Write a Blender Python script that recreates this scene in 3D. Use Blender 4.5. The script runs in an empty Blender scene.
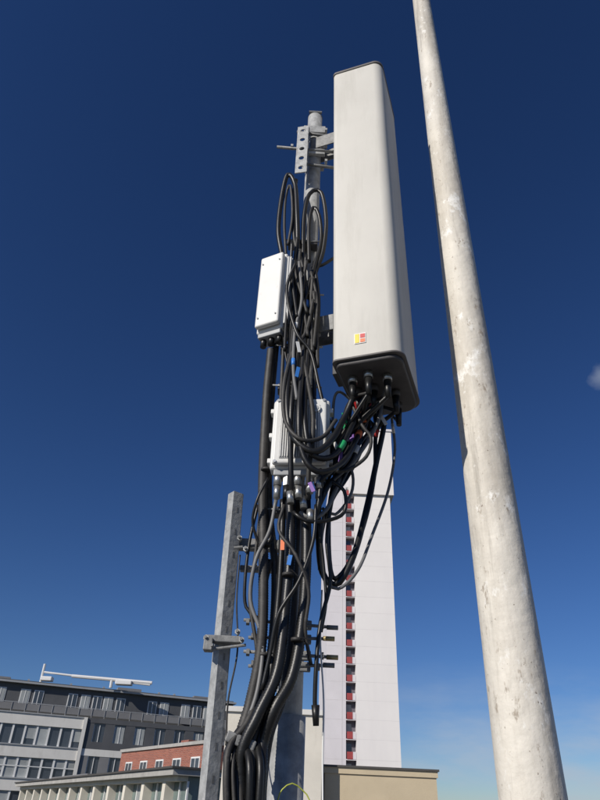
import bpy, bmesh, math, random
from mathutils import Vector, Matrix
random.seed(7)
S=bpy.context.scene
S.view_settings.view_transform='Standard'; S.view_settings.look='None'; S.view_settings.exposure=0
# ---------------- camera ----------------
TH=math.radians(33.6); PH=math.radians(2.7); F_PX=630.0
R0=Vector((1,0,0)); U0=Vector((0,-math.sin(TH),math.cos(TH))); FW=Vector((0,math.cos(TH),math.sin(TH)))
RR=R0*math.cos(PH)+U0*math.sin(PH); UU=U0*math.cos(PH)-R0*math.sin(PH)
CH=1.6
cam=bpy.data.cameras.new('camera'); camo=bpy.data.objects.new('camera',cam); S.collection.objects.link(camo)
cam.sensor_fit='VERTICAL'; cam.sensor_height=36; cam.lens=36*F_PX/800; cam.clip_start=.05; cam.clip_end=9000
m=Matrix((( RR.x,UU.x,-FW.x,0),(RR.y,UU.y,-FW.y,0),(RR.z,UU.z,-FW.z,CH),(0,0,0,1)))
camo.matrix_world=m; S.camera=camo
def P(x,y,Y):
    "survey point: world position on the vertical plane at distance Y"
    d=FW+RR*((x-300)/F_PX)+UU*((400-y)/F_PX)
    d=d*(Y/d.y); return Vector((d.x,d.y,d.z+CH))
# ---------------- materials ----------------
def mat(name,col,rough=.6,metal=0,var=.0,vscale=8,bump=0,bscale=60,spec=.5,stain=None,stretch=(1,1,1)):
    mt=bpy.data.materials.new(name); mt.use_nodes=True; nt=mt.node_tree; N=nt.nodes; L=nt.links
    b=N['Principled BSDF']; b.inputs['Roughness'].default_value=rough; b.inputs['Metallic'].default_value=metal
    b.inputs['Specular IOR Level'].default_value=spec
    tc=N.new('ShaderNodeTexCoord'); mp=N.new('ShaderNodeMapping'); mp.inputs['Scale'].default_value=stretch
    L.new(tc.outputs['Object'],mp.inputs['Vector'])
    c=(*col,1)
    out=None
    if var>0:
        n=N.new('ShaderNodeTexNoise'); n.inputs['Scale'].default_value=vscale; n.inputs['Detail'].default_value=6; n.inputs['Roughness'].default_value=.65
        L.new(mp.outputs[0],n.inputs['Vector'])
        r=N.new('ShaderNodeValToRGB'); r.color_ramp.elements[0].position=.3; r.color_ramp.elements[1].position=.7
        r.color_ramp.elements[0].color=(*[v*(1-var) for v in col],1); r.color_ramp.elements[1].color=(*[min(1,v*(1+var*.6)) for v in col],1)
        L.new(n.outputs['Fac'],r.inputs[0]); out=r.outputs[0]
    else:
        rgb=N.new('ShaderNodeRGB'); rgb.outputs[0].default_value=c; out=rgb.outputs[0]
    if stain:
        for (sc,lo,hi,scol,st) in stain:
            mp2=N.new('ShaderNodeMapping'); mp2.inputs['Scale'].default_value=st; L.new(tc.outputs['Object'],mp2.inputs['Vector'])
            n=N.new('ShaderNodeTexNoise'); n.inputs['Scale'].default_value=sc; n.inputs['Detail'].default_value=8; n.inputs['Roughness'].default_value=.7
            L.new(mp2.outputs[0],n.inputs['Vector'])
            r=N.new('ShaderNodeMapRange'); r.inputs[1].default_value=lo; r.inputs[2].default_value=hi; L.new(n.outputs['Fac'],r.inputs[0])
            mx=N.new('ShaderNodeMix'); mx.data_type='RGBA'; L.new(r.outputs[0],mx.inputs[0]); L.new(out,mx.inputs[6]); mx.inputs[7].default_value=(*scol,1)
            out=mx.outputs[2]
    L.new(out,b.inputs['Base Color'])
    if bump>0:
        n=N.new('ShaderNodeTexNoise'); n.inputs['Scale'].default_value=bscale; n.inputs['Detail'].default_value=5; L.new(mp.outputs[0],n.inputs['Vector'])
        bp=N.new('ShaderNodeBump'); bp.inputs['Strength'].default_value=bump; bp.inputs['Distance'].default_value=.01
        L.new(n.outputs['Fac'],bp.inputs['Height']); L.new(bp.outputs[0],b.inputs['Normal'])
    return mt
M={}
M['galv']=mat('galvanised_steel',(.40,.405,.40),.55,.15,.35,25,.15,80,stain=[(9,.55,.72,(.24,.24,.235),(1,1,.4)),(40,.6,.68,(.52,.52,.51),(1,1,1)),(16,.66,.74,(.24,.16,.11),(1,1,.4))])
M['galvd']=mat('galvanised_steel_dull',(.22,.222,.22),.6,.2,.4,25,.15,80,stain=[(20,.62,.72,(.16,.10,.07),(1,1,.5))])
M['ant']=mat('radome_offwhite',(.60,.58,.53),.55,0,.05,3,.03,40,spec=.35,stain=[(3,.48,.9,(.46,.44,.39),(4,4,.5)),(60,.68,.72,(.38,.36,.33),(1,1,1))])
M['antdark']=mat('antenna_underside',(.075,.07,.07),.6,0,.3,12,.1,60)
M['antrim']=mat('antenna_rim',(.13,.12,.115),.55,0,.1,12)
M['rru']=mat('radio_housing_paint',(.68,.675,.65),.5,0,.06,6,.03,80,stain=[(12,.6,.8,(.42,.41,.38),(1,1,.5))])
M['rrug']=mat('radio_grey_plastic',(.34,.35,.36),.5,0,.08,10)
M['blk']=mat('cable_black_pvc',(.011,.011,.011),.40,0,.3,30,.05,200,spec=.45)
M['blk2']=mat('cable_black_dusty',(.034,.032,.030),.6,0,.5,20,.05,200,stain=[(30,.55,.75,(.08,.075,.07),(1,1,1))])
M['gry']=mat('cable_grey',(.15,.15,.15),.5,0,.1,20)
M['steel']=mat('connector_metal',(.5,.5,.48),.35,.85,.1,30)
M['brass']=mat('zinc_yellow_bolt',(.42,.33,.16),.5,.4,.3,60)
for k,c in dict(green=(.02,.35,.12),purple=(.25,.13,.42),orange=(.75,.16,.04),red=(.55,.03,.03),blue=(.04,.2,.6),white=(.75,.75,.73),yellow=(.8,.6,.03),earth=(.38,.42,.06)).items():
    M[k]=mat('tape_'+k,c,.5)
M['pole']=mat('flagpole_weathered_paint',(.68,.64,.565),.62,0,.13,4,.45,24,
    stain=[(3.0,.46,.64,(.50,.46,.395),(2,2,.35)),(9,.54,.68,(.40,.37,.32),(2.2,2.2,.14)),(11,.58,.66,(.80,.785,.74),(1,1,.6)),(22,.60,.66,(.36,.31,.25),(1,1,.45)),(60,.635,.67,(.17,.13,.10),(1,1,.7)),(7,.64,.70,(.33,.28,.225),(1.4,1.4,.6))])
# ---------------- mesh helpers ----------------
def empty(name,loc=(0,0,0)):
    o=bpy.data.objects.new(name,None); o.location=loc; o.empty_display_size=.2; S.collection.objects.link(o); return o
def link(me,name,mats,parent,smooth=False):
    o=bpy.data.objects.new(name,me)
    for mm in (mats if isinstance(mats,list) else [mats]): me.materials.append(mm)
    S.collection.objects.link(o)
    if smooth:
        for p in me.polygons: p.use_smooth=True
    if parent: 
        o.parent=parent; o.matrix_parent_inverse=Matrix.Translation(-parent.location)
    return o
def box(name,c,size,mt,parent,rot=(0,0,0),bev=0,seg=2,M3=None):
    bm=bmesh.new(); bmesh.ops.create_cube(bm,size=1)
    bmesh.ops.scale(bm,vec=size,verts=bm.verts)
    if bev>0: bmesh.ops.bevel(bm,geom=bm.edges[:],offset=bev,segments=seg,affect='EDGES',profile=.5)
    R=M3 if M3 else Matrix.Rotation(rot[2],4,'Z')@Matrix.Rotation(rot[1],4,'Y')@Matrix.Rotation(rot[0],4,'X')
    bmesh.ops.transform(bm,matrix=Matrix.Translation(c)@R,verts=bm.verts)
    me=bpy.data.meshes.new(name); bm.to_mesh(me); bm.free(); return link(me,name,mt,parent)
def cyl(name,p0,p1,r,mt,parent,n=20,r2=None):
    p0=Vector(p0);p1=Vector(p1); d=p1-p0; bm=bmesh.new()
    bmesh.ops.create_cone(bm,cap_ends=True,segments=n,radius1=r,radius2=r if r2 is None else r2,depth=d.length)
    q=d.to_track_quat('Z','Y').to_matrix().to_4x4()
    bmesh.ops.transform(bm,matrix=Matrix.Translation((p0+p1)/2)@q,verts=bm.verts)
    me=bpy.data.meshes.new(name); bm.to_mesh(me); bm.free()
    o=link(me,name,mt,parent)
    for p in me.polygons: p.use_smooth=len(p.vertices)==4 and n>8
    return o
def spline(pts,step):
    pts=[Vector(p) for p in pts]
    pp=[pts[0]*2-pts[1]]+pts+[pts[-1]*2-pts[-2]]
    out=[]
    for i in range(1,len(pp)-2):
        a,b,c,d=pp[i-1:i+3]
        n=max(2,int((c-b).length/step))
        for k in range(n):
            t=k/n
            out.append(.5*((2*b)+(c-a)*t+(2*a-5*b+4*c-d)*t*t+(3*b-a-3*c+d)*t**3))
    out.append(pts[-1]); return out
def tube(name,pts,r,mt,parent,rib=0,n=10,step=None,sm=True):
    if step is None: step=.02
    s=spline(pts,step) if sm else [Vector(p) for p in pts]
    if rib:
        s2=spline(pts,.0045); s=s2
    bm=bmesh.new(); rings=[]; t0=(s[1]-s[0]).normalized(); up=t0.orthogonal().normalized()
    for i,p in enumerate(s):
        t=(s[min(i+1,len(s)-1)]-s[max(i-1,0)]).normalized()
        up=(up-t*up.dot(t)).normalized(); w=t.cross(up)
        rr=r*(1-rib if (rib and i%2) else 1)
        rings.append([bm.verts.new(p+(up*math.cos(a)+w*math.sin(a))*rr) for a in [2*math.pi*k/n for k in range(n)]])
    for a,b in zip(rings,rings[1:]):
        for k in range(n): bm.faces.new((a[k],a[(k+1)%n],b[(k+1)%n],b[k]))
    bm.faces.new(rings[0][::-1]); bm.faces.new(rings[-1])
    me=bpy.data.meshes.new(name); bm.to_mesh(me); bm.free(); link(me,name,mt,parent,True); return s
class Frame:
    "many boxes in a facade frame (u along, d outward, z up) in one mesh"
    def __init__(s,o,u): 
        s.o=Vector((o[0],o[1],0)); s.u=Vector((u[0],u[1],0)).normalized(); s.n=Vector((s.u.y,-s.u.x,0)); s.bm=bmesh.new(); s.mats=[]
    def b(s,u0,u1,d0,d1,z0,z1,mt):
        if mt not in s.mats: s.mats.append(mt)
        i=s.mats.index(mt)
        v=[s.bm.verts.new(s.o+s.u*u+s.n*d+Vector((0,0,z))) for z in(z0,z1) for d in(d0,d1) for u in(u0,u1)]
        for f in((0,2,3,1),(4,5,7,6),(0,1,5,4),(2,6,7,3),(0,4,6,2),(1,3,7,5)):
            fc=s.bm.faces.new([v[k] for k in f]); fc.material_index=i
    def done(s,name,parent):
        bmesh.ops.recalc_face_normals(s.bm,faces=s.bm.faces)
        me=bpy.data.meshes.new(name); s.bm.to_mesh(me); s.bm.free(); return link(me,name,s.mats,parent)
# ---------------- world & sun ----------------
SUN=Vector((-.66,-.66,0)).normalized(); EL=math.radians(31)
sd=Vector((SUN.x*math.cos(EL),SUN.y*math.cos(EL),math.sin(EL)))
w=bpy.data.worlds.new('World'); S.world=w; w.use_nodes=True; nt=w.node_tree; N=nt.nodes; L=nt.links
bg=N['Background']; sky=N.new('ShaderNodeTexSky'); sky.sky_type='NISHITA'; sky.sun_disc=False
sky.sun_elevation=EL; sky.sun_rotation=math.atan2(SUN.x,SUN.y); sky.air_density=1.0; sky.dust_density=.15; sky.ozone_density=3.5; sky.altitude=50
gm=N.new('ShaderNodeGamma'); gm.inputs['Gamma'].default_value=1.22; L.new(sky.outputs[0],gm.inputs['Color'])
hs=N.new('ShaderNodeHueSaturation'); hs.inputs['Saturation'].default_value=1.08; hs.inputs['Value'].default_value=.60; L.new(gm.outputs[0],hs.inputs['Color'])
tint=N.new('ShaderNodeMix'); tint.data_type='RGBA'; tint.blend_type='MULTIPLY'; tint.inputs[0].default_value=1; L.new(hs.outputs[0],tint.inputs[6]); tint.inputs[7].default_value=(.80,.88,1.13,1)
tc=N.new('ShaderNodeTexCoord'); sx=N.new('ShaderNodeSeparateXYZ'); L.new(tc.outputs['Generated'],sx.inputs[0])
mp=N.new('ShaderNodeMapping'); mp.inputs['Scale'].default_value=(3,3,10); mp.inputs['Location'].default_value=(.3,.2,.1); L.new(tc.outputs['Generated'],mp.inputs[0])
nz=N.new('ShaderNodeTexNoise'); nz.inputs['Scale'].default_value=1.8; nz.inputs['Detail'].default_value=8; nz.inputs['Roughness'].default_value=.58; L.new(mp.outputs[0],nz.inputs['Vector'])
mr=N.new('ShaderNodeMapRange'); mr.inputs[1].default_value=.34; mr.inputs[2].default_value=.60; L.new(nz.outputs['Fac'],mr.inputs[0])
mz=N.new('ShaderNodeMapRange'); mz.inputs[1].default_value=.20; mz.inputs[2].default_value=.05; L.new(sx.outputs['Z'],mz.inputs[0])
mx_=N.new('ShaderNodeMapRange'); mx_.inputs[1].default_value=.04; mx_.inputs[2].default_value=.22; L.new(sx.outputs['X'],mx_.inputs[0])
m1=N.new('ShaderNodeMath'); m1.operation='MULTIPLY'; L.new(mr.outputs[0],m1.inputs[0]); L.new(mz.outputs[0],m1.inputs[1])
m2=N.new('ShaderNodeMath'); m2.operation='MULTIPLY'; L.new(m1.outputs[0],m2.inputs[0]); L.new(mx_.outputs[0],m2.inputs[1])
cd=(P(605,378,10)-Vector((0,0,CH))).normalized()
ds=N.new('ShaderNodeVectorMath'); ds.operation='SUBTRACT'; L.new(tc.outputs['Generated'],ds.inputs[0]); ds.inputs[1].default_value=cd
dm=N.new('ShaderNodeVectorMath'); dm.operation='MULTIPLY'; L.new(ds.outputs[0],dm.inputs[0]); dm.inputs[1].default_value=(1,1,1.7)
dl=N.new('ShaderNodeVectorMath'); dl.operation='LENGTH'; L.new(dm.outputs[0],dl.inputs[0])
n3=N.new('ShaderNodeTexNoise'); n3.inputs['Scale'].default_value=30; n3.inputs['Detail'].default_value=6; L.new(tc.outputs['Generated'],n3.inputs['Vector'])
na=N.new('ShaderNodeMath'); na.operation='MULTIPLY_ADD'; L.new(n3.outputs['Fac'],na.inputs[0]); na.inputs[1].default_value=.06; L.new(dl.outputs['Value'],na.inputs[2])
mc=N.new('ShaderNodeMapRange'); mc.inputs[1].default_value=.056; mc.inputs[2].default_value=.022; mc.inputs[4].default_value=.55; L.new(na.outputs[0],mc.inputs[0])
m3=N.new('ShaderNodeMath'); m3.operation='MAXIMUM'; L.new(m2.outputs[0],m3.inputs[0]); L.new(mc.outputs[0],m3.inputs[1])
m4=N.new('ShaderNodeMath'); m4.operation='MULTIPLY'; L.new(m3.outputs[0],m4.inputs[0]); m4.inputs[1].default_value=.7
mix=N.new('ShaderNodeMix'); mix.data_type='RGBA'; L.new(m4.outputs[0],mix.inputs[0]); L.new(tint.outputs[2],mix.inputs[6]); mix.inputs[7].default_value=(6.2,7.0,8.2,1)
L.new(mix.outputs[2],bg.inputs[0]); bg.inputs[1].default_value=.07
sl=bpy.data.lights.new('sun','SUN'); sl.energy=4.4; sl.angle=math.radians(.5); sl.color=(1,.94,.85)
so=bpy.data.objects.new('sun',sl); so.rotation_euler=(-sd).to_track_quat('-Z','Y').to_euler(); S.collection.objects.link(so)
# ---------------- mast ----------------
MY=2.3; MX=.012
mast=empty('antenna_mast',(MX,MY,0))
ztop=P(316,119,MY).z
cyl('pipe',(MX,MY,0),(MX,MY,ztop),.044,M['galv'],mast,36)
cyl('pipe_cap',(MX,MY,ztop+.001),(MX,MY,ztop+.012),.046,M['galvd'],mast,36,.03)
cyl('cap_lug',(MX,MY,ztop+.012),(MX,MY,ztop+.06),.011,M['galvd'],mast,8)
cyl('cap_bolt',(MX-.04,MY-.01,ztop+.055),(MX+.04,MY-.01,ztop+.055),.009,M['galvd'],mast,8)
zs=P(283,716,MY).z
cyl('sleeve',(MX,MY,.01),(MX,MY,zs),.056,M['galv'],mast,36)
box('base_plate',(MX,MY,.006),(.3,.3,.012),M['galvd'],mast,bev=.003)
def nut(p,d,parent,r=.011,l=.01,mt='galv'):
    d=Vector(d).normalized(); cyl('nut',Vector(p)-d*l/2,Vector(p)+d*l/2,r,M[mt],parent,6)
def ubolt(z,x0,x1,parent,mt='galv',yo=-.052,r=.006,nuts=True):
    a=Vector((x0,MY+yo,z)); b=Vector((x1,MY+yo,z)); cyl('threaded_rod',a,b,r,M[mt],parent,10)
    if nuts:
        for x in (MX-.055,MX+.055,x1-.02,x0+.02): nut((x,MY+yo,z),(1,0,0),parent,mt=mt)
AU=Vector((.94,-.342,0)).normalized(); AV=Vector((.342,.94,0)).normalized()
A0=Vector((.1217,2.030,0)); AW=.288; AD=.43; ZB=1.54+CH; ZT=3.66+CH
TILT=-.018
def perf_plate(name,c,w,h,t,parent,nh,M3):
    bm=bmesh.new(); ch=h/nh; K=16
    for f in (-1,1):
        for i in range(nh):
            z0=-h/2+i*ch; zc=z0+ch/2; r=min(w,ch)*.24
            inner=[bm.verts.new((r*math.cos(2*math.pi*k/K+math.pi/4),f*t/2,zc+r*math.sin(2*math.pi*k/K+math.pi/4))) for k in range(K)]
            outer=[]
            for k in range(K):
                a=2*math.pi*k/K+math.pi/4; cx,cz=math.cos(a),math.sin(a); s=1/max(abs(cx),abs(cz))
                outer.append(bm.verts.new((cx*s*w/2,f*t/2,zc+cz*s*ch/2)))
            for k in range(K):
                bm.faces.new((inner[k],inner[(k+1)%K],outer[(k+1)%K],outer[k]))
    bm.verts.ensure_lookup_table()
    n=len(bm.verts)//2
    for i in range(nh):
        for off in (0,K):
            for k in range(K):
                if off and (abs(bm.verts[i*2*K+K+k].co.x-bm.verts[i*2*K+K+(k+1)%K].co.x)>1e-5) and 0<i<nh-1: continue
                a=i*2*K+off+k; b=i*2*K+off+(k+1)%K
                bm.faces.new((bm.verts[a],bm.verts[b],bm.verts[n+b],bm.verts[n+a]))
    bmesh.ops.recalc_face_normals(bm,faces=bm.faces)
    bmesh.ops.transform(bm,matrix=Matrix.Translation(c)@M3,verts=bm.verts)
    me=bpy.data.meshes.new(name); bm.to_mesh(me); bm.free(); return link(me,name,M['galv'],parent)
pc=P(302,149,2.2)
zt_plate=P(302,126,2.2).z; zb_plate=P(302,172,2.2).z
perf_plate('perforated_plate',pc,.064,zt_plate-zb_plate,.006,mast,5,Matrix.Rotation(math.radians(-12),4,'Z'))
box('plate_flange',pc+Vector((.036,.03,0)),(.005,.06,zt_plate-zb_plate),M['galvd'],mast)
for yy in (132,147,163):
    z=P(302,yy,2.2).z
    cyl('threaded_rod',P(277 if yy==147 else 297,yy,2.24),Vector((.17,2.24,z+.02)),.009,M['galvd'],mast,10)
    if yy==147: nut(P(292,yy,2.24),(1,0,0),mast,.017,.014)
    nut(P(326,yy-1,2.24),(1,0,0),mast,.017,.014)
for yy,hh in ((138,.09),(160,.07)):
    z=P(316,yy,MY).z
    box('clamp_jaw',(MX,MY-.05,z),(.13,.022,hh*.7),M['galv'],mast,bev=.004)
    box('clamp_jaw_back',(MX,MY+.05,z),(.13,.02,hh*.7),M['galv'],mast,bev=.004)
def armset(z,h):
    a=Vector((MX,MY,z)); mid=A0+AV*(AD*.5)+Vector((TILT*(z-ZB)/(ZT-ZB),0,z))
    for s in (-1,1):
        o=AV*(.05*s)
        c=(a+mid)/2+o; d=(mid-a); ang=math.atan2(d.y,d.x)
        box('bracket_arm',c,(d.length,.006,h),M['galvd'],mast,rot=(0,0,ang),bev=.001)
    box('bracket_back',mid-AU*.008,(.012,.16,h*1.6),M['galvd'],mast,rot=(0,0,math.atan2(AU.y,AU.x)),bev=.002)
armset(P(320,152,2.3).z,.1)
zl=P(320,335,2.3).z
armset(zl,.09)
box('lower_clamp',(MX,MY-.05,zl),(.14,.022,.09),M['galv'],mast,bev=.004)
box('lower_clamp_back',(MX,MY+.05,zl),(.14,.022,.09),M['galv'],mast,bev=.004)
ubolt(zl+.025,-.1,.14,mast,yo=-.07); ubolt(zl-.025,-.1,.14,mast,yo=-.07)
raild=mat('rail_dark',(.03,.03,.032),.6,0,.3,20)  # near-black rail tone, darker than the bracket steel
box('antenna_rail',A0+AV*.2-AU*.022+Vector((TILT*.3,0,(P(325,262,2.2).z+P(325,375,2.2).z)/2)),(.03,.10,.70),raild,mast,rot=(0,0,math.atan2(AU.y,AU.x)),bev=.003)
for yy in (247,300,352,392,515):
    z=P(305,yy,2.25).z
    box('cable_clamp',(MX-.035,MY-.06,z),(.15,.055,.03),M['antdark'],mast,bev=.005)
    ubolt(z,-.12,.09,mast,yo=-.09,r=.004,nuts=False)
for i,yy in enumerate((629,643,659,670)):
    z=P(300,yy,MY).z
    xr=P(337,yy,2.23).x-(.012 if i%2 else 0); xl=P(243+5*(i%2),yy-2,2.23).x
    tilt=(.006,-.004,.003,-.007)[i]
    cyl('threaded_rod',(xl,2.235,z+tilt),(xr,2.235,z-tilt),.0055,M['galvd'],mast,10)
    mtn='brass' if i in(1,2) else 'galvd'
    cyl('rod_end',(xr-.035,2.235,z-tilt),(xr+.004,2.235,z-tilt),.008,M[mtn],mast,10)
    for x in (xr-.05,xl+.015): nut((x,2.235,z),(1,0,0),mast,.012,.011,'galvd')
    box('clamp_jaw',(MX,MY-.055,z),(.13,.02,.03),M['galvd'],mast,bev=.003)
# ---------------- panel antenna ----------------
ant=empty('panel_antenna',A0+Vector((0,0,ZB)))
def outline(inset=0,grow=0):
    pts=[]
    cs=[(inset,inset,.024),(AW-inset,inset,.052),(AW-inset,AD-inset,.065),(inset,AD-inset,.024)]
    st=[math.pi,1.5*math.pi,0,.5*math.pi]
    for (u,v,r),a0 in zip(cs,st):
        cu=u+r if u<AW/2 else u-r; cv=v+r if v<AD/2 else v-r
        for k in range(11):
            a=a0+k/10*math.pi/2; pts.append((cu+r*math.cos(a),cv+r*math.sin(a)))
    return pts
def loft(name,levels,mt,parent):
    bm=bmesh.new(); rings=[]
    for z,ins in levels:
        t=TILT*(z-ZB)/(ZT-ZB)
        rings.append([bm.verts.new(A0+AU*u+AV*v+Vector((t,0,z))) for u,v in outline(ins)])
    n=len(rings[0])
    for a,b in zip(rings,rings[1:]):
        for k in range(n): bm.faces.new((a[k],a[(k+1)%n],b[(k+1)%n],b[k])).smooth=True
    bm.faces.new(rings[0][::-1]); bm.faces.new(rings[-1])
    bmesh.ops.recalc_face_normals(bm,faces=bm.faces)
    me=bpy.data.meshes.new(name); bm.to_mesh(me); bm.free(); o=link(me,name,mt,parent); return o
loft('radome',[(ZB,.006),(ZB+.004,.002),(ZB+.012,0),(ZB+.7,0),(ZT-.7,0),(ZT-.012,0),(ZT-.003,.002),(ZT,.005)],M['ant'],ant)
loft('bottom_cap',[(ZB-.02,.016),(ZB-.016,.010),(ZB-.001,.009)],M['antdark'],ant)
loft('top_cap',[(ZT-.006,-.003),(ZT+.012,-.003),(ZT+.016,.004)],M['antrim'],ant)
loft('bottom_lip',[(ZB-.0005,-.003),(ZB+.008,-.003)],M['antrim'],ant)
def AP(u,v,z): return A0+AU*u+AV*v+Vector((0,0,z))
aang=math.atan2(AU.y,AU.x)
lz=P(365,341,2.0).z
box('label_backing',AP(.118,-.002,lz+.003),(.048,.002,.052),M['white'],ant,rot=(0,0,aang))
box('label_yellow',AP(.106,-.0035,lz+.003),(.018,.002,.045),M['yellow'],ant,rot=(0,0,aang))
box('label_red',AP(.129,-.0035,lz+.014),(.020,.002,.02),M['red'],ant,rot=(0,0,aang))
box('label_orange',AP(.129,-.0035,lz-.010),(.020,.002,.018),M['orange'],ant,rot=(0,0,aang))
conn=[]
for i,(u,v) in enumerate([(.06,.1),(.06,.19),(.06,.28),(.13,.08),(.13,.18),(.13,.29),(.20,.12),(.21,.24),(.20,.34),(.1,.36)]):
    a=AP(u,v,ZB-.02); cyl('port_collar',a,a-Vector((0,0,.03)),.019,M['steel'] if i%3==0 else M['antdark'],ant,16)
    cyl('port_boot',a-Vector((0,0,.03)),a-Vector((0,0,.11)),.016,M['blk'],ant,14,.011)
    conn.append(a-Vector((0,0,.1)))
# ---------------- radio units ----------------
def radio(c,w,d,h,rz,n):
    e=empty('remote_radio_unit',c)
    R=Matrix.Rotation(rz,4,'Z')
    def q(x,y,z): return Vector(c)+R.to_3x3()@Vector((x,y,z))
    box('housing',q(0,.012,0),(w,d*.55,h),M['rru'],e,rot=(0,0,rz),bev=.012,seg=3)
    box('front_cover',q(0,-d*.3,0),(w*.9,d*.18,h*.93),M['rru'],e,rot=(0,0,rz),bev=.009,seg=3)
    for i in range(n):
        x=-w*.45+w*.9*i/(n-1)
        box('cooling_fin',q(x,d*.46,0),(.004,d*.4,h*.9),M['rrug'],e,rot=(0,0,rz))
    for s in (-1,1):
        for k in range(3):
            box('side_lug',q(s*(w*.5+.004),.01,-h*.36+h*.72*k/2),(.016,d*.3,.02),M['rru'],e,rot=(0,0,rz),bev=.003)
    box('top_handle',q(0,-.01,h/2+.016),(w*.5,.014,.008),M['rrug'],e,rot=(0,0,rz),bev=.002)
    for s in(-1,1): box('handle_leg',q(s*w*.22,-.01,h/2+.006),(.01,.014,.022),M['rrug'],e,rot=(0,0,rz))
    box('connector_shroud',q(0,.01,-h/2-.012),(w*.85,d*.5,.024),M['rrug'],e,rot=(0,0,rz),bev=.004)
    return e,q
u1,q1=radio(P(275,296,2.2),.135,.15,.47,math.radians(-28),9)
for z in(-.17,.17):
    for x in (-.045,.045): cyl('cover_screw',q1(x,-.058,z),q1(x,-.063,z),.004,M['rrug'],u1,10)
box('side_heatsink',q1(.072,.02,0),(.012,.09,.42),M['rrug'],u1,rot=(0,0,math.radians(-28)),bev=.002)
for k in range(7): box('side_rib',q1(.082,-.02+k*.013,0),(.012,.003,.41),M['rrug'],u1,rot=(0,0,math.radians(-28)))
cc=P(301,436,2.12)
u2,q2=radio(cc,.225,.12,.31,math.radians(-6),14)
mesh_m=mat('radio_front_mesh',(.36,.36,.36),.6,0,.3,160)
box('front_grille',q2(0,-.0475,-.005),(.15,.004,.235),mesh_m,u2,rot=(0,0,math.radians(-6)),bev=.001)
for i in range(17):
    box('front_rib',q2(-.07+.14*i/16,-.0515,-.005),(.003,.005,.225),M['rru'],u2,rot=(0,0,math.radians(-6)))
cyl('badge',q2(.06,-.0485,.095),q2(.06,-.056,.095),.017,M['rru'],u2,20); cyl('badge_ring',q2(.06,-.0561,.095),q2(.06,-.058,.095),.010,M['rrug'],u2,20)
for x,z in((-.09,.135),(.09,.135),(-.09,-.135),(.09,-.135)):
    cyl('corner_screw',q2(x,-.046,z),q2(x,-.051,z),.006,M['steel'],u2,10)
box('unit_bracket',q2(0,.09,0),(.09,.07,.22),M['galvd'],u2,bev=.003)
box('unit_bracket',q1(.08,.08,.05),(.16,.02,.06),M['galvd'],u1,rot=(0,0,0),bev=.003)
# ---------------- cables ----------------
cab=empty('cable_bundle',(0,2.2,2))
def C(pts,r,Y=2.2,m='blk',rib=0,bands=(),name='cable',start=None,end=None):
    pp=[]
    for p in pts: pp.append(P(p[0],p[1],p[2] if len(p)>2 else Y))
    for i in range(1,len(pp)-1): pp[i]=pp[i]+Vector((random.uniform(-.006,.006),random.uniform(-.008,.008),random.uniform(-.004,.004)))
    if start is not None: pp=[start]+pp
    if end is not None: pp=pp+[end]
    s=tube(name,pp,r,M[m],cab,rib)
    for t,c in bands:
        i=int(t*(len(s)-1))
        seg=s[max(0,i-1):i+2]
        if rib: seg=s[max(0,i-3):i+4]
        tube('tape_band',seg,r*1.22,M[c],cab,0,sm=False)
    return s
C([(271,350,2.22),(267,400,2.22),(264,480,2.2),(265,560,2.18),(262,640,2.16),(251,700,2.14),(240,745,2.12),(236,800,2.1),(240,850,2.1)],.0185,rib=.10,m='blk2')
C([(276,345,2.24),(272,410,2.24),(270,500,2.23),(274,570,2.22),(272,640,2.2),(264,700,2.18),(252,750,2.15),(247,800,2.12),(246,850,2.1)],.015,rib=.10,m='blk2')
C([(290,498,2.14),(290,540,2.13),(286,600,2.12),(277,670,2.1),(260,715,2.08),(245,745,2.08),(240,775,2.08),(246,850,2.08)],.0185,rib=.10)
C([(306,500,2.14),(305,560,2.13),(302,620,2.12),(291,675,2.1),(274,710,2.1),(262,745,2.1),(262,775,2.08),(256,850,2.08)],.019,rib=.10)
C([(298,500,2.17),(297,560,2.17),(294,620,2.17),(286,690,2.15),(268,735,2.14),(262,790,2.12),(262,850,2.1)],.014,m='blk2')
C([(283,500,2.18),(280,560,2.18),(277,620,2.17),(268,690,2.16),(238,735,2.12),(229,752,2.1),(228,780,2.08),(232,850,2.08)],.012,m='blk')
C([(270,560,2.2),(262,600,2.2),(262,660,2.2),(250,715,2.1),(232,742,2.08),(226,770,2.06),(228,850,2.05)],.010,m='blk2')
for k in range(7):
    C([(252+k*4,715-k*3,2.13),(240+k*3.4+random.uniform(-2,2),742,2.1),(233+k*5+random.uniform(-3,3),770,2.06+random.uniform(-.02,.03)),(238+k*3.4,850,2.05)],random.choice((.006,.008,.011)),m='blk' if k%2 else 'blk2')
C([(282,256,2.2),(279,230,2.2),(281,197,2.2),(287,176,2.19),(294,184,2.18),(297,215,2.18),(298,250,2.18),(296,300,2.17),(291,350,2.12),(288,400,2.04),(294,436,2.02),(312,452,2.02),(331,444,2.05),(344,418,2.1)],.0125,end=conn[0])
C([(286,256,2.2),(284,225,2.2),(286,196,2.2),(291,186,2.19),(293,215,2.19),(288,245,2.2)],.007,m='blk2')
C([(303,262,2.2),(304,220,2.2),(310,194,2.2),(320,193,2.2),(326,220,2.2),(324,252,2.2),(316,275,2.19),(311,320,2.16),(306,380,2.08),(304,425,2.03),(314,456,2.03),(335,455,2.06),(352,425,2.12)],.011,end=conn[1],bands=((.9,'green'),))
C([(309,262,2.2),(308,225,2.2),(313,208,2.2),(319,215,2.2),(320,240,2.2),(313,268,2.19),(304,300,2.16),(298,360,2.1),(292,410,2.04),(290,470,2.05),(293,500,2.1)],.010)
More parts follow.
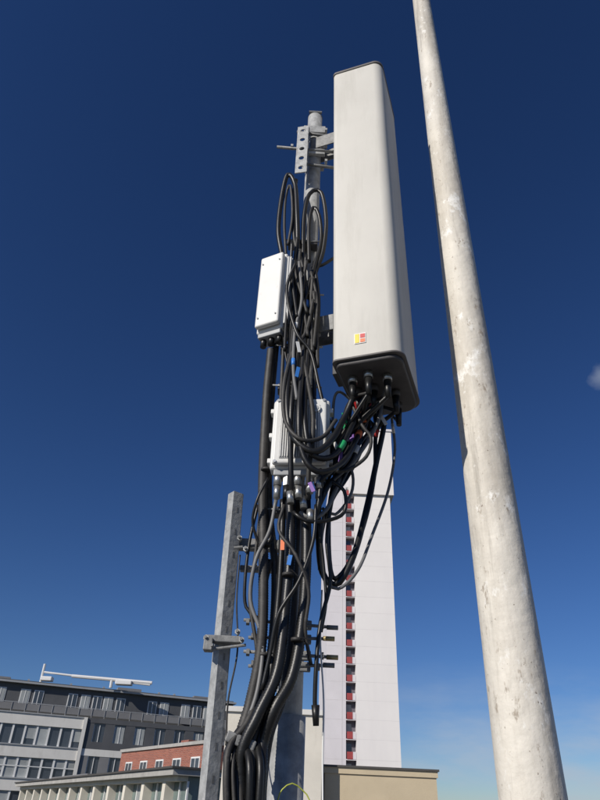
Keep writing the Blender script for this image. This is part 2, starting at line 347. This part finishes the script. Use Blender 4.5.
C([(296,180,2.2),(293,200,2.2),(294,240,2.2),(302,268,2.18),(305,310,2.16),(303,360,2.1),(300,410,2.02),(303,450,2.02),(318,472,2.03),(340,466,2.08),(356,440,2.14)],.011,end=conn[2],bands=((.93,'orange'),(.4,'blue')))
C([(300,250,2.18),(297,290,2.17),(300,340,2.14),(308,380,2.08),(312,420,2.03),(310,470,2.05),(308,500,2.1)],.009,m='blk2')
C([(314,262,2.2),(318,300,2.18),(316,340,2.16),(313,400,2.1),(322,440,2.1),(318,500,2.1),(314,520,2.12)],.009)
C([(312,268,2.2),(322,264,2.21),(334,258,2.25)],.008)
C([(291,300,2.2),(286,330,2.2),(283,380,2.2),(281,430,2.2),(283,480,2.18)],.008,m='blk2')
C([(299,262,2.15),(301,300,2.13),(296,330,2.12),(294,370,2.08),(297,400,2.03)],.007,m='gry',bands=((.5,'white'),(.75,'blue')))
C([(357,412,2.2),(352,440,2.18),(340,462,2.14),(326,476,2.1),(316,486,2.1)],.0105,start=conn[3],end=q2(.07,0,-.19),bands=((.25,'green'),(.5,'purple')))
C([(364,415,2.22),(360,440,2.2),(348,465,2.17),(330,482,2.12),(322,500,2.12),(312,520,2.12)],.010,start=conn[4],bands=((.2,'orange'),(.4,'white')))
C([(372,405,2.2),(366,428,2.2),(352,448,2.18),(340,470,2.15),(333,500,2.15),(328,540,2.15),(329,580,2.15),(322,620,2.15),(317,660,2.15),(315,700,2.15),(316,722,2.16)],.007,start=conn[6],bands=((.1,'red'),))
cyl('hanging_plug',P(315.5,705,2.155),P(316,726,2.16),.013,M['blk'],cab,12,.009)
C([(382,400,2.2),(380,415,2.2),(372,436,2.2),(355,462,2.18),(338,485,2.15),(326,510,2.13),(312,520,2.12),(300,512,2.12)],.008,m='gry',start=conn[6]+Vector((0,0,.05)))
C([(384,425,2.3),(378,460,2.3),(370,500,2.28),(357,545,2.22),(346,575,2.2),(333,585,2.2),(322,572,2.2),(318,540,2.2),(320,500,2.2),(326,470,2.2)],.0115,start=conn[5])
C([(392,418,2.33),(394,450,2.33),(388,490,2.3),(374,535,2.25),(358,570,2.2),(340,588,2.18),(326,580,2.18),(322,550,2.18),(324,510,2.18)],.006,m='gry',start=conn[8],bands=((.12,'white'),))
C([(377,430,2.3),(375,470,2.3),(366,515,2.26),(350,560,2.22),(336,578,2.2),(329,560,2.2),(330,510,2.2),(336,470,2.2)],.009,start=conn[7],bands=((.12,'red'),))
C([(350,405,2.25),(346,425,2.25),(336,440,2.2),(328,455,2.18),(324,480,2.15)],.010,start=conn[9],bands=((.5,'green'),))
C([(346,410,2.2),(343,430,2.2),(345,452,2.2),(338,466,2.18),(324,470,2.14)],.008,start=conn[0],m='blk2',bands=((.55,'purple'),))
C([(368,405,2.25),(370,425,2.25),(360,452,2.22),(345,480,2.2),(332,500,2.18),(322,530,2.2),(320,570,2.2)],.008,start=conn[7])
# extra crossing jumpers and slack loops
C([(352,400,2.15),(362,425,2.13),(372,438,2.13),(365,458,2.13),(345,472,2.12),(330,468,2.1),(322,452,2.08)],.007,start=conn[3],m='blk2')
C([(340,392,2.24),(333,420,2.2),(336,450,2.18),(352,470,2.2),(350,495,2.2),(336,515,2.18),(322,508,2.16)],.006,start=conn[9],m='gry')
C([(330,480,2.12),(345,492,2.12),(343,512,2.12),(325,520,2.1),(305,522,2.09),(293,512,2.09)],.007)
C([(284,505,2.1),(279,530,2.08),(296,556,2.07),(310,590,2.08),(306,630,2.1),(311,665,2.14)],.006,m='blk2')
C([(316,505,2.1),(314,540,2.08),(299,580,2.07),(280,615,2.08),(270,655,2.1),(262,690,2.1)],.0065)
C([(276,500,2.16),(268,530,2.15),(257,560,2.15),(252,600,2.16),(262,640,2.14),(258,690,2.12),(244,730,2.1)],.007,m='gry')
C([(322,480,2.14),(320,520,2.14),(324,560,2.15),(326,600,2.16),(321,632,2.17)],.006)
C([(268,478,2.15),(258,500,2.15),(253,525,2.17),(262,548,2.18),(272,535,2.17)],.005)
C([(296,262,2.12),(288,290,2.12),(296,330,2.1),(311,352,2.1),(318,385,2.1),(326,410,2.1),(334,432,2.12)],.0075)
C([(313,300,2.14),(306,330,2.12),(293,350,2.1),(284,385,2.06),(286,420,2.02),(302,440,2.01),(322,436,2.04),(336,420,2.08)],.008,m='blk2')
for x,y,c,Y in((343,424,'green',2.14),(341,457,'purple',2.1),(364,417,'orange',2.16),(384,420,'white',2.22),(356,407,'red',2.18),(298,372,'blue',2.04),(283,545,'orange',2.1),(299,347,'white',2.08),(348,436,'white',2.14),(337,447,'white',2.1),(290,560,'blue',2.1),(345,418,'green',2.12),(350,428,'purple',2.12),(312,487,'purple',2.05)):
    a=P(x,y-5,Y); b=P(x-1,y+5,Y); box('tag',(a+b)/2,(.014,.003,(a-b).length),M[c],cab,rot=(0,math.radians(random.uniform(-25,25)),random.uniform(-.4,.4)))
C([(258,505,2.25),(250,540,2.25),(244,580,2.25),(247,606,2.25),(257,617,2.25),(266,600,2.24)],.006)
C([(262,500,2.22),(254,560,2.22),(250,600,2.22),(257,650,2.2),(258,700,2.18)],.0065,m='blk2')
C([(240,555,2.3),(238,600,2.3),(236,650,2.3),(230,700,2.2),(226,745,2.1)],.003,m='blk2')
C([(322,590,2.2),(319,640,2.2),(322,700,2.2),(321,760,2.2),(323,850,2.2)],.003,m='white')
C([(273,830,2.1),(277,800,2.1),(283,788,2.1),(293,785,2.1),(304,789,2.1),(311,803,2.1),(312,830,2.1)],.0019,m='earth')
for k in range(16):
    x=300+random.uniform(-16,14); y=random.uniform(262,380)
    C([(x,y-30,2.17+random.uniform(-.03,.03)),(x+random.uniform(-6,6),y,2.16),(x+random.uniform(-12,12),y+45,2.12)],.006+random.random()*.003,m='blk' if k%2 else 'blk2')
for k in range(10):
    x=338+random.uniform(-6,24); y=random.uniform(420,450)
    C([(x,y,2.18+random.uniform(-.05,.05)),(x-10,y+25,2.16),(x-20,y+42,2.15)],.005+random.random()*.004,m='blk',start=random.choice(conn))
for i,x in enumerate((-.08,-.045,-.005,.035,.075)):
    a=q2(x,0,-.165); cyl('connector_nut',a,a-Vector((0,0,.05)),.016,M['steel'],u2,6 if i%2 else 18)
    cyl('connector_body',a-Vector((0,0,.05)),a-Vector((0,0,.10)),.013,M['steel'] if i%2==0 else M['blk'],u2,16)
for x in(-.04,0,.04):
    a=q1(x,0,-.245); cyl('connector_nut',a,a-Vector((0,0,.05)),.014,M['blk'] ,u1,12)
for x,y,Y in((309,482,2.08),(298,487,2.08),(303,497,2.1),(318,478,2.1),(310,510,2.1),(290,492,2.08)):
    a=P(x,y,Y); cyl('coupler',a,a+Vector((.004,0,-.045)),.013,M['steel'],cab,14)
for x,y,Y in((266,470,2.19),(265,545,2.17),(288,575,2.11),(297,640,2.1),(264,655,2.15)):
    a=P(x,y,Y); cyl('cable_tie',a+Vector((0,0,.005)),a-Vector((0,0,.005)),.0205,M['blk2'],cab,14)
    box('tie_tail',a+Vector((.022,-.012,.004)),(.03,.002,.004),M['blk2'],cab,rot=(0,random.uniform(-.6,.6),.5))
box('cable_entry_clamp',P(241,742,2.1),(.09,.05,.03),M['galvd'],cab,rot=(0,.3,0),bev=.004)
# ---------------- support post ----------------
post=empty('steel_support_post',(-.22,2.3,0))
pt=P(236,494,2.3); pb=Vector((-.207,2.3,0)); rz=Matrix.Rotation(math.radians(38),4,'Z')
sh=Matrix.Identity(4); sh[0][2]=(pt.x-pb.x)/(pt.z-pb.z)
def pbox(name,cx,cy,sx,sy,z0,z1,mt,bev=0):
    bm=bmesh.new(); bmesh.ops.create_cube(bm,size=1); bmesh.ops.scale(bm,vec=(sx,sy,z1-z0),verts=bm.verts)
    bmesh.ops.translate(bm,vec=(cx,cy,(z0+z1)/2),verts=bm.verts)
    bmesh.ops.transform(bm,matrix=Matrix.Translation(pb)@sh@rz,verts=bm.verts)
    me=bpy.data.meshes.new(name); bm.to_mesh(me); bm.free(); return link(me,name,mt,post)
H=pt.z
pbox('web',0,-.0185,.040,.003,0,H,M['galv'])
pbox('flange',-.0215,0,.003,.040,0,H-.001,M['galv'])
pbox('flange',.0215,0,.003,.040,0,H-.001,M['galvd'])  # darker steel than the left flange: the post's shaded side put into colour
pbox('lip',-.015,.0185,.010,.003,0,H-.002,M['galv']); pbox('lip',.015,.0185,.010,.003,0,H-.002,M['galv'])
z=.15
while z<H-.05:
    pbox('slot',0,-.0203,.008,.0005,z,z+.022,M['galvd']); z+=.09
pbox('foot',0,0,.14,.14,.001,.012,M['galvd'])
def hb(x0,x1,y,Y,t,hh,mt='galvd'):
    a=P(x0,y,Y);b=P(x1,y,Y); box('cross_arm',(a+b)/2,((b-a).length,t,hh),M[mt],post,bev=.003)
hb(238,300,546,2.35,.04,.04); hb(240,300,570,2.35,.03,.02)
hb(205,241,640,2.26,.045,.022); hb(204,213,645,2.25,.045,.04)
for x,y in((240,541),(246,552),(207,640),(213,648),(238,634),(242,642),(262,546),(255,568)):
    a=P(x,y,2.27); cyl('bolt',a,a+Vector((0,-.05,0)),.005,M['galvd'],post,8); nut(a+Vector((0,-.03,0)),(0,1,0),post,.010,.010)
cyl('threaded_rod',P(234,548,2.27),P(262,545,2.27),.006,M['galvd'],post,8)
cyl('threaded_rod',P(206,650,2.24),P(246,645,2.24),.005,M['galvd'],post,8)
# ---------------- flagpole ----------------
FY=2.3; FX=.340*FY
fp=empty('flagpole',(FX,FY,0))
def fr(z): return .104-(z-1.6)*.0078 if z>0 else .11
bm=bmesh.new(); rings=[]; zs_=[i*.1 for i in range(0,83)]
for z in zs_:
    r=fr(z)
    rings.append([bm.verts.new((FX+r*math.cos(a),FY+r*math.sin(a),z)) for a in [2*math.pi*k/48 for k in range(48)]])
for a,b in zip(rings,rings[1:]):
    for k in range(48): bm.faces.new((a[k],a[(k+1)%48],b[(k+1)%48],b[k])).smooth=True
bm.faces.new(rings[-1])
me=bpy.data.meshes.new('shaft'); bm.to_mesh(me); bm.free(); link(me,'shaft',M['pole'],fp)
cyl('truck_cap',(FX,FY,8.201),(FX,FY,8.25),.07,M['pole'],fp,24)
bm=bmesh.new(); bmesh.ops.create_uvsphere(bm,u_segments=24,v_segments=12,radius=.09); bmesh.ops.translate(bm,vec=(FX,FY,8.33),verts=bm.verts)
me=bpy.data.meshes.new('finial_ball'); bm.to_mesh(me); bm.free(); link(me,'finial_ball',M['pole'],fp,True)
cyl('base_collar',(FX,FY,.001),(FX,FY,.06),.18,M['galvd'],fp,32)
# ---------------- setting ----------------
GZ=-18.0
asph=mat('ground_asphalt_and_earth',(.075,.08,.06),.95,0,.4,.02,.2,3)
bm=bmesh.new(); bmesh.ops.create_circle(bm,cap_ends=True,segments=64,radius=4000); bmesh.ops.translate(bm,vec=(0,0,GZ),verts=bm.verts)
me=bpy.data.meshes.new('ground'); bm.to_mesh(me); bm.free(); link(me,'ground',asph,None)
felt=mat('roof_felt',(.16,.16,.155),.9,0,.3,1.5,.4,30)
conc=mat('parapet_concrete',(.36,.35,.33),.85,0,.2,2,.3,30)
glass=mat('window_glass',(.05,.06,.075),.12,0,.3,.35,0,spec=.8)
glassl=mat('window_blind',(.34,.36,.36),.4,0,.35,.3)
glassg=mat('window_green_glass',(.16,.21,.20),.25,0,.4,.6)
white=mat('white_panel',(.66,.645,.61),.7,0,.08,.6,stain=[(1.2,.55,.8,(.48,.46,.43),(1,1,.3))])
frame=mat('window_frame_white',(.70,.70,.69),.5)
dgrey=mat('dark_grey_cladding',(.085,.088,.095),.6,0,.2,.4)
mgrey=mat('mid_grey_cladding',(.19,.19,.195),.6,0,.15,.5)
roofe=mat('roof_edge_metal',(.36,.37,.38),.5,.2,.1,1)
rt=empty('rooftop',(0,5,0))
f=Frame((-9,-6),(1,0))
f.b(0,18,-25,0,-.3,0,felt); f.b(.3,17.7,-24.7,-.3,GZ,-.301,conc)
f.b(0,18,0,.3,-.3,.95,conc); f.b(0,18,-25.3,-25,-.3,.95,conc); f.b(-.3,0,-25.3,.3,-.3,.95,conc); f.b(18,18.3,-25.3,.3,-.3,.95,conc)
f.done('roof_slab_and_parapet',rt)
beige=mat('beige_render',(.54,.45,.31),.85,0,.10,1.2,.2,40,stain=[(2,.55,.8,(.44,.36,.24),(1,1,.3))])
cream=mat('cream_render',(.66,.62,.54),.85,0,.10,1.5,.2,40,stain=[(2.5,.55,.8,(.52,.48,.41),(2,2,.25))])
coping=mat('coping_dark',(.07,.065,.06),.6,0,.2,4)
a=P(325,765,15); b=P(436,773,15)
pr=empty('plant_room',(a.x,15,0)); f=Frame((a.x,15),(1,0)); W=b.x-a.x
f.b(0,W,-3.4,0,0,a.z-.14,beige); f.b(-.02,W+.03,-3.5,.03,a.z-.139,a.z-.03,beige)
f.b(-.04,W+.06,-3.5,.06,a.z-.029,a.z+.01,coping)
f.b(.6,1.5,0,.02,.1,1.5,mgrey)
f.done('walls_and_coping',pr)
a=P(228,706,14.6); b=P(325,708,14.6); sh_=empty('stair_housing',(a.x,14.6,0)); f=Frame((a.x,14.6),(1,0)); W=b.x-a.x-.05
f.b(0,W,-3.2,0,0,a.z-.1,cream); f.b(-.04,W+.04,-3.24,.05,a.z-.099,a.z,white)
f.b(W*.73,W*.76,.001,.03,0,a.z-.1,white)
f.b(.3,1.1,0,.02,.02,1.55,mgrey)
f.done('walls_and_roof',sh_)
# tower block
tw=empty('tower_block',(12,110,GZ)); f=Frame((0,110),(1,0))
tpan=mat('tower_white_cladding',(.78,.75,.73),.7,0,.04,.15,stain=[(.12,.5,.85,(.68,.655,.65),(1,1,.15))])
tpan2=mat('tower_lilac_concrete',(.66,.63,.65),.8,0,.06,.3)
tred=mat('balcony_red',(.34,.055,.055),.6,0,.25,.5)
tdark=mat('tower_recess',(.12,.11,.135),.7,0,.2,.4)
tjoint=mat('tower_joint',(.63,.60,.60),.8)
zc=CH
f.b(11.2,18.0,-24,0,GZ,52+zc,tpan)
f.b(6.4,9.6,-24,-.3,GZ,54+zc,tpan2)
f.b(9.6,11.2,-24,-1.3,GZ,54+zc,tdark)
f.b(10.2,18.7,-22,.5,52+zc+.01,66+zc,tpan)
f.b(10.0,18.9,-22.2,.7,66+zc+.01,66.5+zc,tpan2)
z=GZ+2.75; k=0
while z<52+zc:
    f.b(9.61,11.19,-1.29,-.2,z-.14,z,tpan2)
    f.b(9.75,10.65,-.35,-.12,z+.001,z+1.0,tred)
    f.b(10.66,11.15,-.34,-.14,z+.001,z+1.0,tpan2)
    f.b(9.7,10.5,-1.29,-1.2,z+.9,z+2.2,glassl if k%3 else glass)
    f.b(6.4,9.6,-.299,-.285,z-.05,z-.01,tjoint)
    f.b(11.2,18.0,.001,.008,z-.03,z-.0,tjoint)
    z+=2.75; k+=1
f.b(8.9,9.0,-.299,-.27,GZ,53.9+zc,tjoint)
f.done('tower_shell',tw)
# office building, left
ob=empty('office_building',(-20,84,GZ)); o=Vector((-33.4,80,0)); u=Vector((23.1,8.4,0)).normalized()
f=Frame(o,u); T=12.4+CH; U0_,U1_=-22,28.5
f.b(U0_,U1_,-16,0,GZ,T-3.4,glass)
f.b(U0_,U1_,-15,-.7,T-3.399,T-.35,dgrey)
f.b(U0_-.3,U1_+.3,-15.6,-.1,T-.35,T-.15,roofe); f.b(U0_,U1_,-15,-.5,T-.149,T,dgrey)
uu=U0_+1.2; k=0
while uu<U1_-2:
    g=(0,1.5,2.9)[:2 if k%3 else 3]
    for s in g:
        f.b(uu+s,uu+s+1.1,-.699,-.63,T-2.9,T-.9,frame); f.b(uu+s+.1,uu+s+1.0,-.629,-.6,T-2.8,T-1.0,glassl if (k+int(s))%2 else glass)
        f.b(uu+s+.5,uu+s+.58,-.599,-.57,T-2.8,T-1.0,frame)
    uu+=5.4 if k%2 else 4.2; k+=1
f.b(U0_,U1_,.10,.16,T-2.45,T-2.38,roofe); f.b(U0_,U1_,.12,.14,T-3.2,T-2.5,mgrey)
uu=U0_
while uu<U1_: f.b(uu,uu+.06,.161,.2,T-3.4,T-2.38,roofe); uu+=1.5
UM=10.5
for s in range(6):
    zt=T-3.4-s*3.2
    lo=zt-3.2
    f.b(U0_,UM,.001,.25,zt-1.25,zt-.001,white)
    f.b(U0_,UM,.251,.36,zt-.12,zt-.0,roofe)
    uu=U0_
    while uu<UM:
        f.b(uu,uu+.22,.001,.14,lo,zt-1.251,frame)
        rr=random.random()
        if rr<.6: f.b(uu+.23,uu+1.28,.001,.04,lo+random.choice((0,.6,1.1)),zt-1.252,glassl)
        uu+=1.3
    if s%2: f.b(U0_,UM,.141,.16,lo+1.05,lo+1.13,frame)
    cl=mgrey if s in(1,) else dgrey
    f.b(UM,U1_,.001,.22,zt-.7 if s else zt-.5,zt-.001,white if s in (1,2) else cl)
    f.b(UM,U1_,.001,.2,lo,lo+.75,cl)
    uu=UM; 
    while uu<U1_-.5:
        f.b(uu,uu+1.1,.001,.19,lo+.751,zt-.701 if s else zt-.501,cl)
        f.b(uu+1.1,uu+1.2,.001,.1,lo+.751,zt-.71,frame); f.b(uu+1.75,uu+1.82,.001,.1,lo+.751,zt-.71,frame)
        if random.random()<.5: f.b(uu+1.2,uu+2.3,.001,.05,lo+.751,zt-.71,glassl)
        uu+=2.4
    f.b(UM-.2,UM+.2,.24,.4,lo,zt,white)
f.done('facade',ob)
f=Frame(o,u)
for uu,w_,h_ in((14,3,.8),(24,2.4,.7),(-3,4,.7)):
    f.b(uu,uu+w_,-7,-4,T+.001,T+h_,mgrey)
for uu in (3,8,12,19,21,27): f.b(uu,uu+.25,-3,-2.75,T+.001,T+.5,roofe)
f.done('roof_plant',ob)
cr=empty('roof_maintenance_crane',(-28,82,T))
wm=mat('crane_white',(.62,.62,.62),.5)
def LP(x,y): return P(x,y,84)
cyl('column',(LP(45,664).x,84,T),LP(45,664),.16,wm,cr,8)
cyl('boom',LP(43,672),LP(150,685),.12,wm,cr,8); cyl('boom_lower',LP(72,676),LP(152,683),.2,wm,cr,8)
cyl('column',(LP(112,680).x,84,T),LP(112,679),.18,wm,cr,8)
box('cradle',LP(124,683),(2.0,1,.5),wm,cr,bev=.1); box('counterweight',LP(47,679),(1.4,1,.5),wm,cr,bev=.1)
# brick building
bk=empty('brick_building',(-9,50,GZ))
brick=bpy.data.materials.new('red_brick'); brick.use_nodes=True; nt=brick.node_tree; bt=nt.nodes.new('ShaderNodeTexBrick'); tcx=nt.nodes.new('ShaderNodeTexCoord')
mpp=nt.nodes.new('ShaderNodeMapping'); mpp.inputs['Rotation'].default_value=(math.radians(90),0,0); nt.links.new(tcx.outputs['Object'],mpp.inputs[0]); nt.links.new(mpp.outputs[0],bt.inputs['Vector'])
bt.inputs['Scale'].default_value=1; bt.inputs['Brick Width'].default_value=.225; bt.inputs['Row Height'].default_value=.075; bt.inputs['Mortar Size'].default_value=.008
bt.inputs['Color1'].default_value=(.33,.10,.06,1); bt.inputs['Color2'].default_value=(.22,.06,.04,1); bt.inputs['Mortar'].default_value=(.27,.21,.18,1)
nt.links.new(bt.outputs[0],nt.nodes['Principled BSDF'].inputs['Base Color']); nt.nodes['Principled BSDF'].inputs['Roughness'].default_value=.9
o=Vector((-12.7,57,0)); u=Vector((7.8,-11,0)).normalized(); f=Frame(o,u); T=4+CH; BL=13.2
f.b(0,BL,-6,0,GZ,T-.2,brick); f.b(-.1,BL+.1,-6.1,.12,T-.199,T,conc)
uu=1.2
while uu<BL-1.5:
    for zt in(T-.9,T-4,T-7):
        f.b(uu,uu+1.2,.001,.05,zt-1.2,zt,frame); f.b(uu+.09,uu+.56,.051,.06,zt-1.1,zt-.09,glass); f.b(uu+.64,uu+1.11,.051,.06,zt-1.1,zt-.09,glass)
        f.b(uu-.08,uu+1.28,.001,.09,zt-1.32,zt-1.201,conc)
    uu+=2.6
f.b(4,5.2,-4,-3,T+.001,T+.7,brick)
f.done('walls',bk)
te=empty('flat_roofed_building',(-13,48,GZ))
o=Vector((-23,66,0)); u=Vector((20,-36,0)).normalized(); f=Frame(o,u); T=1.7+CH; LEN=38
f.b(0,LEN,-8,-.4,GZ,T-.3,glassg)
f.b(-.4,LEN+.4,-8.5,.5,T-.3,T-.05,conc); f.b(-.5,LEN+.5,-8.6,.6,T-.049,T+.03,coping)
f.b(0,LEN,-.399,.1,T-.5,T-.301,cream)
uu=0; k=0
while uu<LEN:
    f.b(uu,uu+.4,-.399,.05,GZ,T-.501,cream)
    f.b(uu+.41,uu+3.0,-.398,-.3,T-2.1,T-2.0,frame)
    f.b(uu+1.2,uu+1.3,-.397,-.32,T-3,T-.501,frame); f.b(uu+2.1,uu+2.2,-.397,-.32,T-3,T-.501,frame)
    if k%3==1: f.b(uu+1.3,uu+2.1,-.399,-.37,T-1.9,T-.501,glassl)
    uu+=3.0; k+=1
f.b(0,LEN,-.396,.06,T-4,T-3.0,cream); f.b(0,LEN,-.396,.06,GZ,T-6.5,cream)
f.done('walls_and_roof',te)
f=Frame(o,u)
f.b(2,14,-5,-2,T+.031,T+.5,mgrey)
f.done('roof_lights',te)
